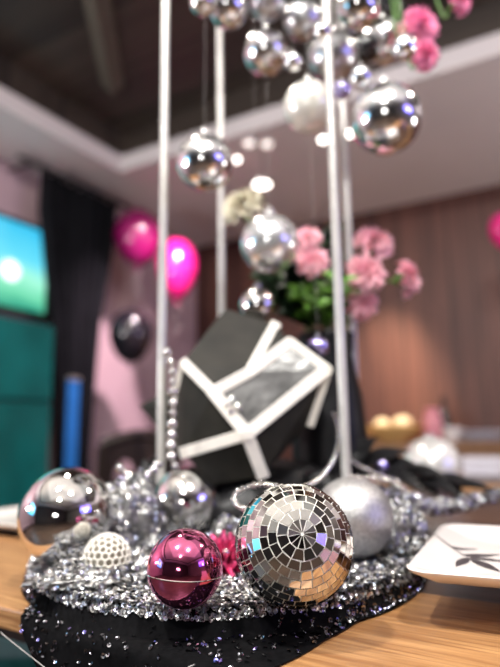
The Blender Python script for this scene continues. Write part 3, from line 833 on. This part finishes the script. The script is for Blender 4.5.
# ================================================================== FABRIC HEAPS, GARLANDS
def heap(name, ctr, rx, ry, h, m, label, cat, seed=0, rough=.3, seq=0, seq_r=.0024, seqm='sequin', ang=0, zb=BASE_Z+.002):
    c = Vector((ctr[0], ctr[1], zb)); n, k = 44, 16; vs = []
    ca, sa = math.cos(ang), math.sin(ang)
    def S(u, th):     # u 0..1 from the rim to the top
        e = u*PI/2; r = math.cos(e)**.8; z = math.sin(e)**1.1
        f = 1 + rough*noise.noise(Vector((math.cos(th)*1.5*r+seed, math.sin(th)*1.5*r, z*1.5+seed*2.3))) + rough*.6*noise.noise(Vector((math.cos(th)*4*r, math.sin(th)*4*r+seed, z*4)))
        x, y = rx*r*math.cos(th)*f, ry*r*math.sin(th)*f
        return c + Vector((x*ca-y*sa, x*sa+y*ca, max(0, h*z*f)))
    for i in range(k):
        for j in range(n): vs.append(S(i/k, 2*PI*j/n))
    vs.append(S(1, 0))
    fs = [(i*n+j, i*n+(j+1) % n, (i+1)*n+(j+1) % n, (i+1)*n+j) for i in range(k-1) for j in range(n)]
    fs += [((k-1)*n+j, (k-1)*n+(j+1) % n, k*n) for j in range(n)] + [tuple(range(n-1, -1, -1))]
    t = thing(name, c, label, cat)
    MB().add(vs, fs).build('fabric', m, t, angle=180)
    if seq:
        P, N = [], []
        for _ in range(seq):
            u = random.random()**1.2*.98; th = random.uniform(0, 2*PI)
            p = S(u, th); a = S(min(1, u+.01), th)-p; b = S(u, th+.02)-p; q = b.cross(a)
            if q.length < 1e-12: continue
            q.normalize(); P.append(p); N.append(q)
        rings_obj('sequins', seqm, P, N, seq_r, t, rng.random(len(P)), jit=.6)
    return t
def gp(px, py): return atz(px, py, BASE_Z)
a = at(131, 520, .76); heap('sequin_fabric', (a.x, a.y), .05, .05, .072, 'silver_cloth', 'crumpled silver sequin fabric between the two mirror baubles', 'fabric', 3, .55, 1500, .0026)
a = at(85, 548, .60); heap('sequin_fabric', (a.x-.004, a.y+.02), .05, .03, .014, 'silver_cloth', 'low silver sequin fold before the largest mirror bauble', 'fabric', 5, .5, 700, .0024, ang=.3)
a = at(165, 540, .66); heap('sequin_fabric', (a.x, a.y), .06, .03, .017, 'silver_cloth', 'silver sequin fold behind the pink bauble', 'fabric', 9, .5, 1000, .0026)
a = at(392, 520, .76); heap('sequin_fabric', (a.x, a.y), .034, .045, .062, 'silver_cloth', 'sequin bunch right of the frosted glitter bauble', 'fabric', 11, .45, 1300, .0028)
a = at(243, 515, .72); heap('sequin_fabric', (a.x, a.y), .045, .04, .04, 'silver_cloth', 'sequin fabric just behind the disco ball at left', 'fabric', 13, .5, 1000, .0026)
a = at(230, 470, .97); heap('satin_fabric', (a.x, a.y), .17, .13, .1, 'black_satin', 'black satin heaped under the dark geometric box', 'fabric', 21, .22)
a = at(330, 480, .93); heap('satin_fabric', (a.x-.01, a.y), .07, .06, .085, 'black_satin', 'black satin bunch at the foot of the front right pole', 'fabric', 27, .35)
a = at(163, 480, .95); heap('satin_fabric', (a.x, a.y-.005), .05, .05, .1, 'black_satin', 'black satin gathered round the foot of the front left pole', 'fabric', 37, .3)
a = at(100, 480, .95); heap('satin_fabric', (a.x, a.y), .05, .05, .035, 'black_satin', 'small black satin fold beyond the largest mirror bauble', 'fabric', 31, .35)

# pink foil blossom
def blossom(c, ax, R, layers, m, parent, name='petals', seed=0, frill=7, full=1.0):
    ax = Vector(ax).normalized(); x = ax.orthogonal().normalized(); y = ax.cross(x); r_ = random.Random(seed); mb = MB()
    for L in range(layers):
        u = L/(layers-1) if layers > 1 else 1          # 0 inner, 1 outer
        n, k = 56, 7; vs = []; op = (.25 + .95*u)*full; ph = r_.uniform(0, 6.28)
        for i in range(k+1):
            s_ = i/k
            for j in range(n):
                th = 2*PI*j/n
                el = PI/2 - op*s_*1.35
                rad = R*(.35+.65*s_)*s_**.4 if s_ else 0
                fr = math.sin(th*frill+ph)*.1 + math.sin(th*(frill*2+1)+ph*2)*.07 + r_.uniform(-.035, .035)
                rad *= 1 + fr*s_
                w_ = R*.22*s_*s_*math.sin(th*(frill+2)+ph*1.7)
                out = math.cos(el)*rad; up = math.sin(el)*rad*.8
                vs.append(c + (x*math.cos(th)+y*math.sin(th))*(out+.002*s_) + ax*(up + w_))
        mb.add(vs, [(i*n+j, i*n+(j+1) % n, (i+1)*n+(j+1) % n, (i+1)*n+j) for i in range(k) for j in range(n)])
    return mb.build(name, m, parent, angle=180)
a = at(226, 540, .66)
t = thing('foil_flower', (a.x, a.y, BASE_Z+.002), 'crumpled pink foil flower between pink bauble and disco ball', 'flower')
blossom(Vector((a.x, a.y, BASE_Z+.008)), (.1, -.6, .8), .03, 4, 'foil_pink', t, seed=4)
MB().sphere(Vector((a.x, a.y-.006, BASE_Z+.02)), .005, 14, 10).build('flower_centre', 'bead', t)
MB().lathe(Vector((a.x, a.y, BASE_Z+.002)), [(.008, 0), (.006, .008)], 12).build('calyx', 'foil_pink', t)

def catmull(pts, per=10):
    pts = [Vector(p) for p in pts]; out = []
    ext = [pts[0]*2-pts[1]] + pts + [pts[-1]*2-pts[-2]]
    for i in range(1, len(ext)-2):
        p0, p1, p2, p3 = ext[i-1:i+3]
        for k in range(per):
            t = k/per
            out.append(.5*((2*p1)+(p2-p0)*t+(2*p0-5*p1+4*p2-p3)*t*t+(3*p1-p0-3*p2+p3)*t**3))
    return out + [pts[-1]]
def garland(pts, r, label, name='bead_garland', var=.25, m='bead'):
    path = catmull(pts, 14); mb = MB(); acc = 0; rr = random.Random(len(label))
    base = path[0].copy(); last = path[0]; mb.sphere(last, r, 12, 8)
    for p in path[1:]:
        if (p-last).length >= r*1.95:
            mb.sphere(p, r*rr.uniform(1-var, 1+var*.4), 12, 8); last = p
    low = min(path, key=lambda q: q.z)
    t = thing(name, low, label, 'garland')
    mb.build('beads', m, t, angle=180); MB().tube(path, r*.25, 5).build('string', 'nylon', t)
g = [at(276, 486, .66), at(262, 484, .69), at(244, 488, .7), at(234, 496, .69), at(238, 506, .665), at(250, 508, .65), at(262, 500, .65)]
garland(g, .0032, 'silver bead loop peeking out behind the disco ball')
g = [at(300, 488, .68), at(318, 480, .74), at(330, 466, .8), at(337, 448, .85), at(338, 428, .87), at(333, 412, .88)]
garland(g, .003, 'bead string climbing the black vase behind the disco ball')
g = [at(167, 352, .80), at(172, 366, .80), at(173, 385, .80), at(173, 410, .80), at(172, 432, .80), at(171, 452, .79), at(176, 470, .79)]
garland(g, .0068, 'large bead chain hanging down left edge of the geometric box', 'bead_chain', .35)
g = [at(120, 468, .8), at(135, 478, .78), at(150, 473, .78), at(160, 463, .8)]
garland(g, .006, 'short chunky bead strand at the foot of front left pole', 'bead_garland', .4)
g = [at(352, 478, .82), at(372, 478, .84), at(396, 484, .87), at(420, 497, .9), at(446, 500, .93), at(470, 498, .95)]
garland(g, .0045, 'bead garland trailing right along the black leaves', 'bead_garland', .4)
g = [at(352, 462, .9), at(368, 470, .9), at(388, 478, .92), at(412, 486, .95), at(436, 490, 1.0)]
garland(g, .004, 'upper bead garland just under the black leaf spray', 'bead_garland', .4)

# sequin trail running to the right
def trail(pts, r, label, seq):
    path = catmull(pts, 8); k = len(path)
    rad = [r*(.55+.45*math.sin(PI*i/(k-1)))*(1+.3*noise.noise(path[i]*30)) for i in range(k)]
    low = min(path, key=lambda q: q.z)
    t = thing('sequin_garland', low, label, 'garland')
    MB().tube(path, rad, 14).build('fabric_roll', 'silver_cloth', t, angle=180)
    P, N = [], []
    for _ in range(seq):
        i = random.randrange(1, k-1); d = (path[i+1]-path[i-1]).normalized(); x = d.orthogonal().normalized(); y = d.cross(x); a = random.uniform(0, 6.28)
        n = x*math.cos(a)+y*math.sin(a); P.append(path[i]+(path[i+1]-path[i])*random.random()+n*rad[i]); N.append(n)
    rings_obj('sequins', 'sequin', P, N, .003, t, rng.random(len(P)), jit=.6)
trail([at(352, 488, .84), at(378, 490, .86), at(404, 500, .88), at(430, 507, .9), at(456, 505, .93), at(482, 498, .97), at(506, 492, 1.0)], .0105, 'silver sequinned roll trailing right behind the leaf printed plate', 1100)

# black leaf spray
def leaf_blade(mb, a, b, wd, up=(0, 0, 1), curl=.1, n=12):
    a = Vector(a); b = Vector(b); d = b-a; s_ = d.cross(Vector(up)).normalized(); nrm = s_.cross(d).normalized(); L = d.length
    vs = []
    for i in range(n+1):
        u = i/n; w_ = wd*math.sin(PI*min(1, .04+.96*u)**.75)*(1 if u < 1 else 0)+.0003
        p = a + d*u + nrm*math.sin(PI*u)*L*curl
        vs += [p - s_*w_ + nrm*w_*.3, p, p + s_*w_ + nrm*w_*.3, p - nrm*.0012]
    fs = []
    for i in range(n):
        o = 4*i; e = o+4
        fs += [(o, o+1, e+1, e), (o+1, o+2, e+2, e+1), (o+2, o+3, e+3, e+2), (o+3, o, e, e+3)]
    mb.add(vs, fs)
root = at(352, 470, .97)
t = thing('black_leaf_spray', root, 'glossy black pointed leaf spray running right from the pole', 'ornament')
st = MB().tube(catmull([root, at(385, 472, 1.0), at(425, 485, 1.03), at(460, 492, 1.05)], 6), .003, 6).build('stem', 'black_gloss', t)
for a, b, wd in (((350, 468, .97), (378, 436, 1.0), .016), ((360, 470, .98), (412, 452, 1.02), .02), ((372, 472, .99), (425, 468, .98), .022), ((395, 476, 1.0), (452, 480, .98), .02), ((420, 484, 1.02), (482, 486, .98), .016), ((360, 474, .97), (400, 490, .93), .02), ((400, 480, 1.01), (440, 496, .95), .018), ((352, 466, .98), (356, 428, 1.0), .014), ((430, 487, 1.03), (470, 503, .97), .02), ((440, 490, 1.03), (496, 492, .97), .018), ((375, 474, .97), (425, 492, .93), .022), ((405, 482, 1.0), (462, 497, .94), .022)):
    mb = MB(); leaf_blade(mb, at(*a), at(*b), wd, (0, -.5, 1)); mb.build('leaf', 'black_leaf', t)
mid = at(381, 468, .96)
o = MB().sphere(at(382, 466, .955), .011, 20, 14).build('lilac_bead', 'lilac'); tag(o, 'small violet blue bead shining in the black leaves', 'bead')

# mirrored ball beyond the leaves
c, R = rest(432, 467, 29, TABLE_Z+.001)
t = thing('disco_ball', c-Vector((0, 0, R)), 'pale pearly mirrored ball on table beyond the black leaves', 'disco ball')
MB().sphere(c, R, 48, 30).build('shell', 'pearl_iris', t, angle=180)
MB().lathe(c, [(R*.2, R*.96), (R*.2, R*1.08), (R*.04, R*1.1)], 18).build('cap', 'silver_metal', t)

# ================================================================== GEOMETRIC BOX
def geo_box():
    dp = .03
    V2 = {'A': (183, 362, .86), 'B': (213, 392, .835), 'C': (250, 372, .845), 'D': (276, 324, .90), 'E': (290, 342, .865), 'F': (327, 369, .855), 'G': (247, 434, .825),
          'H': (182, 453, .855), 'I': (263, 476, .845), 'J': (309, 424, .88), 'K': (225, 309, .93), 'L': (173, 405, .88), 'Q': (215, 484, .86)}
    pts = {k: at(*v) for k, v in V2.items()}
    loop = ['K', 'D', 'E', 'F', 'J', 'I', 'Q', 'H', 'L', 'A']
    cx = sum((pts[k] for k in loop), Vector())/len(loop)
    names = list(pts); vs = [pts[k] for k in names]; ix = {k: i for i, k in enumerate(names)}
    back = {}
    for k in loop:
        q = cx + (pts[k]-cx)*.82 + Vector((0, .11, 0))
        if k == 'L': q = at(139, 406, 1.01)
        back[k] = len(vs); vs.append(q)
    fs = []
    for f in (['A', 'K', 'D', 'C', 'B'], ['A', 'B', 'G', 'H', 'L'], ['C', 'D', 'E'], ['G', 'F', 'J', 'I'], ['H', 'G', 'I', 'Q']):
        fs.append(tuple(ix[k] for k in f[::-1]))
    panel = tuple(ix[k] for k in ['B', 'C', 'E', 'F', 'G'][::-1])
    for a, b in zip(loop, loop[1:]+loop[:1]):
        fs.append((ix[a], ix[b], back[b], back[a]))
    fs.append(tuple(back[k] for k in loop))
    low = min(vs, key=lambda q: q.z)
    t = thing('geometric_box', (cx.x, cx.y, low.z), 'charcoal many faced box with cream edge bands standing inside the poles', 'box')
    mb = MB().add(vs, fs); sh = mb.build('shell', 'black_card', t, smooth=False)
    o = MB().add([vs[i] for i in panel], [(0, 1, 2, 3, 4)]).build('front_panel', 'panel_grey', t, smooth=False)
    o['label'] = 'grey glittering front facet'
    toward = (Vector((0, 0, CAMZ)) - cx).normalized()
    for a, b, wd in (('A', 'B', 10), ('B', 'G', 12), ('G', 'I', 12), ('B', 'C', 11), ('C', 'E', 11), ('E', 'F', 9), ('C', 'D', 11), ('G', 'F', 12), ('F', 'J', 11), ('H', 'G', 11), ('A', 'L', 5)):
        p, q = pts[a], pts[b]; d = (q-p).normalized(); s_ = d.cross(toward).normalized()*(wd/2/F*.85); n = toward*.004
        e = d*.0035
        MB().hexa([p-e-s_-n*.5, p-e+s_-n*.5, q+e+s_-n*.5, q+e-s_-n*.5, p-e-s_+n, p-e+s_+n, q+e+s_+n, q+e-s_+n]).build('edge_band', 'band', t, smooth=False, bevel=.001)
    # a few set stones on the panel
    for k, (px, py, r) in enumerate(((232, 399, .0055), (238, 407, .006), (231, 411, .005), (227, 404, .0045))):
        MB().sphere(at(px, py, .826), r, 16, 10).build('crystal_stud', 'bead', t)
geo_box()

# ================================================================== STAND
FL = at(161, 455, .9); FRp = at(346, 470, .84); BL = at(222, 330, 1.22); BR = at(353, 330, 1.16)
ZT = 2.0
t = thing('display_stand', ((FL.x+BR.x)/2, (FL.y+BR.y)/2, BASE_Z), 'tall white four poled stand carrying the hanging baubles and flowers', 'stand')
PL = [Vector((p.x, p.y, 0)) for p in (FL, FRp, BR, BL)]
for p, dark in zip(PL, (0, 0, 1, 0)):
    fz = cloth_pt(p.x, p.y).z if q_of(p.x, p.y) < 1.02 else TABLE_Z
    po = MB().tube([p+Vector((0, 0, fz+.002)), p+Vector((0, 0, ZT))], .0069, 18).build('pole', 'pole', t)
    MB().lathe(p+Vector((0, 0, fz+.001)), [(.016, 0), (.016, .004), (.009, .008), (.0065, .012)], 20).build('foot', 'pole', po)
for i in range(4):
    a, b = PL[i], PL[(i+1) % 4]
    MB().tube([a+Vector((0, 0, ZT)), b+Vector((0, 0, ZT))], .0062, 12).build('top_rail', 'pole', t)
tc_ = Vector((.085, .90, ZT+.006))
t2 = tag(MB().lathe(tc_, [(.2, 0), (.21, .004), (.21, .016), (.2, .02)], 48).build('top_board', 'black_card'), 'dark round board on top of the stand above the frame', 'board')

def hang_bauble(px, py, rp, d, m, label, cap=True, tilt=0, seg=40):
    c = at(px, py, d); R = rp/F*d
    t = thing('hanging_bauble', c - Vector((0, 0, R)), label, 'bauble', None)
    MB().sphere(c, R, seg, 26).build('shell', m, t, angle=180)
    MB().lathe(c, [(R*.2, R*.96), (R*.2, R*1.14), (R*.16, R*1.17), (R*.03, R*1.17)], 18).build('cap', 'silver_metal', t)
    MB().torus(c+Vector((0, 0, R*1.25)), R*.09, R*.02, (1, 0, 0), (0, 0, 1), 16, 6).build('hanging_loop', 'silver_metal', t)
    top = Vector((min(max(c.x, -.1), .27), min(max(c.y, .76), 1.05), ZT))
    MB().tube([c+Vector((0, 0, R*1.3)), top], .00015, 5).build('hanging_thread', 'nylon', t)
HB = [
 (205, 163, 30, .86, 'iris', 'mirrored bauble hanging between the two left poles'),
 (270, 244, 31, .92, 'iris_pale', 'pale mirrored bauble hanging in front of the dark foliage'),
 (258, 306, 19, .97, 'chrome', 'small silver bauble peeking over the top of the geometric box'),
 (318, 347, 11, .90, 'lilac', 'little lilac bauble before the neck of the black vase'),
 (386, 119, 38, .84, 'iris', 'largest hanging bauble, lowest at right of the front right pole'),
 (309, 107, 28, .90, 'white_pearl', 'cream white bauble just left of the front right pole at the cluster bottom'),
 (266, 52, 25, 1.02, 'iris', 'bauble at the left of the top cluster between the poles'),
 (333, 57, 27, .95, 'satin_silver', 'dull grey bauble behind the front right pole in the cluster'),
 (384, 42, 25, .99, 'iris', 'bauble beside the hot pink carnations in the top cluster'),
 (228, 8, 22, .90, 'iris', 'bauble at the top behind the back left pole'),
 (203, 2, 15, .88, 'chrome', 'bauble cut by the top edge left of the back left pole'),
 (303, 20, 22, .98, 'satin_silver', 'grey bauble near the top edge left of the front right pole'),
 (268, 2, 20, .95, 'satin_silver', 'grey bauble cut by the top edge between the poles'),
 (358, 8, 24, .86, 'chrome', 'bright bauble cut by the top edge right of the front right pole'),
 (390, 4, 15, 1.0, 'black_gloss', 'black bauble at the top edge behind the pink carnations'),
 (366, 48, 16, .98, 'black_gloss', 'black bauble in the middle of the hanging cluster'),
 (293, 62, 10, .86, 'iris', 'tiny bauble left of the dull grey bauble'),
 (361, 78, 13, .84, 'iris', 'small bauble between the black bauble and the largest hanging bauble'),
 (404, 48, 14, .84, 'iris', 'small bauble touching the lower hot pink carnation'),
 (342, 90, 10, .90, 'lilac', 'small lilac bauble above the lowest baubles of the cluster'),
 (322, 32, 10, .84, 'chrome', 'tiny bright bauble against the front right pole near the top'),
]
for hb in HB: hang_bauble(*hb)

# carnations
def carnation(px, py, rp, d, ax, m, label, to, layers=6, seed=0, bend=(0, 0, 0)):
    c = at(px, py, d); R = rp/F*d; ax = Vector(ax).normalized()
    base = c - ax*R*.45
    t = thing('carnation', to, label, 'flower')
    blossom(base, ax, R*.92, layers, m, t, seed=seed)
    x = ax.orthogonal().normalized(); y = ax.cross(x)
    Rm = Matrix((x, y, ax)).transposed()
    MB().lathe(base, [(R*.08, -R*.55), (R*.24, -R*.4), (R*.3, 0), (R*.34, R*.12)], 14, rot=Rm).build('calyx', 'leaf', t)
    p0 = base - ax*R*.5
    MB().tube(catmull([p0, p0-ax*R*.8+Vector(bend)*.5, (p0+Vector(to))/2+Vector(bend), Vector(to)], 8), .0022, 8).build('stem', 'stem', t)
VD = 1.04
vm = at(326, 336, VD)
vx = Vector((vm.x, vm.y, BASE_Z+.002))
vh = vm.z - vx.z
t = thing('flower_vase', vx, 'tall black vase holding the pink carnations behind the right poles', 'vase')
MB().lathe(vx, [(.05, 0), (.062, .02), (.068, vh*.35), (.06, vh*.65), (.045, vh*.88), (.05, vh), (.044, vh), (.038, vh*.88), (.03, vh*.8)], 40).build('vase_body', 'black_leaf', t)
MB().torus(vx+Vector((0, 0, vh)), .047, .004, (1, 0, 0), (0, 1, 0), 36).build('lip', 'black_leaf', t)
mouth = lambda i: vx + Vector((.018*math.cos(i*2.4), .018*math.sin(i*2.4), vh-.03))
CA = [
 (306, 236, 16, .98, (-.3, -.7, .6), 'petal_pink', 'pink carnation above the left edge of the green leaves'),
 (313, 259, 17, .97, (-.1, -.9, .3), 'petal_pink', 'pink carnation left of the front right pole over green leaves'),
 (376, 238, 21, 1.0, (.35, -.6, .7), 'petal_pink', 'highest pink carnation right of the poles'),
 (368, 269, 21, .97, (.1, -.9, .35), 'petal_pink', 'round pink carnation in the middle right of the poles'),
 (411, 277, 19, 1.02, (.9, -.3, .15), 'petal_pink', 'pink carnation farthest right, facing sideways'),
 (366, 304, 18, 1.0, (.5, -.8, -.2), 'petal_pink', 'lowest pink carnation drooping beside the poles'),
 (241, 201, 24, 1.04, (-.4, -.5, .8), 'petal_cream', 'cream blossom between the two hanging mirrored baubles'),
]
for i, (px, py, rp, d, ax, m, lab) in enumerate(CA):
    carnation(px, py, rp, d, ax, m, lab, mouth(i), seed=i+20)
TOPC = [
 (425, 22, 22, .90, (.5, -.8, .1), 'petal_hot', 'hot pink carnation at the top, left one of the upper pair'),
 (429, 54, 17, .87, (.5, -.8, -.3), 'petal_hot', 'hot pink carnation hanging lowest at the top right'),
 (463, 0, 15, .92, (.7, -.7, 0), 'petal_hot', 'hot pink carnation cut by the top edge farthest right'),
 (405, 30, 12, .95, (.1, -.9, .1), 'petal_pink', 'paler pink carnation behind the hot pink ones'),
]
for i, (px, py, rp, d, ax, m, lab) in enumerate(TOPC):
    carnation(px, py, rp, d, ax, m, lab, Vector((.2+.02*i, .9, ZT+.002)), seed=i+40)

# foliage in the vase
def leaf_spray(tip, to, nl, L, m, label, seed, wd=.011):
    r_ = random.Random(seed); tip = Vector(tip); to = Vector(to)
    t = thing('leaf_spray', to, label, 'foliage')
    path = catmull([to, to*.6+tip*.4+Vector((0, 0, .03)), tip], 10)
    MB().tube(path, .002, 6).build('stem', 'stem', t)
    mb = MB()
    for k in range(nl):
        p = path[int(len(path)*(.3+.69*k/nl))]
        a = r_.uniform(0, 6.28); d = Vector((math.cos(a), math.sin(a)*.8, r_.uniform(-.1, .9))).normalized()
        leaf_blade(mb, p, p+d*L*r_.uniform(.7, 1.2), wd*r_.uniform(.8, 1.3), (r_.uniform(-.4, .4), -.7, .6), .12, 8)
    mb.build('leaves', m, t, angle=60)
LS = [
 ((300, 292, .97), 16, .045, 'leaf', 'bright green leaf spray left of the front right pole'),
 ((312, 310, .95), 14, .042, 'leaf', 'lower green leaf spray above the geometric box'),
 ((340, 282, .96), 14, .042, 'leaf', 'green leaf spray seen between the two right poles'),
 ((352, 296, 1.0), 10, .038, 'leaf', 'small green leaf spray right of the poles'),
 ((300, 262, 1.08), 30, .06, 'dark_leaf', 'dark leaf spray behind the pale hanging bauble'),
 ((285, 300, 1.08), 34, .06, 'dark_leaf', 'dark leaf spray low behind the geometric box'),
 ((325, 240, 1.1), 26, .055, 'dark_leaf', 'dark leaf spray rising behind the pink carnations'),
 ((292, 268, 1.04), 30, .06, 'dark_leaf', 'dark leaf spray just right of the pale hanging bauble'),
 ((262, 278, 1.1), 24, .055, 'dark_leaf', 'dark leaf spray leaning left over the geometric box'),
]
for i, (pp, nl, L, m, lab) in enumerate(LS):
    leaf_spray(at(*pp), mouth(i+9), nl, L, m, lab, i+5, .011 if m == 'leaf' else .02)
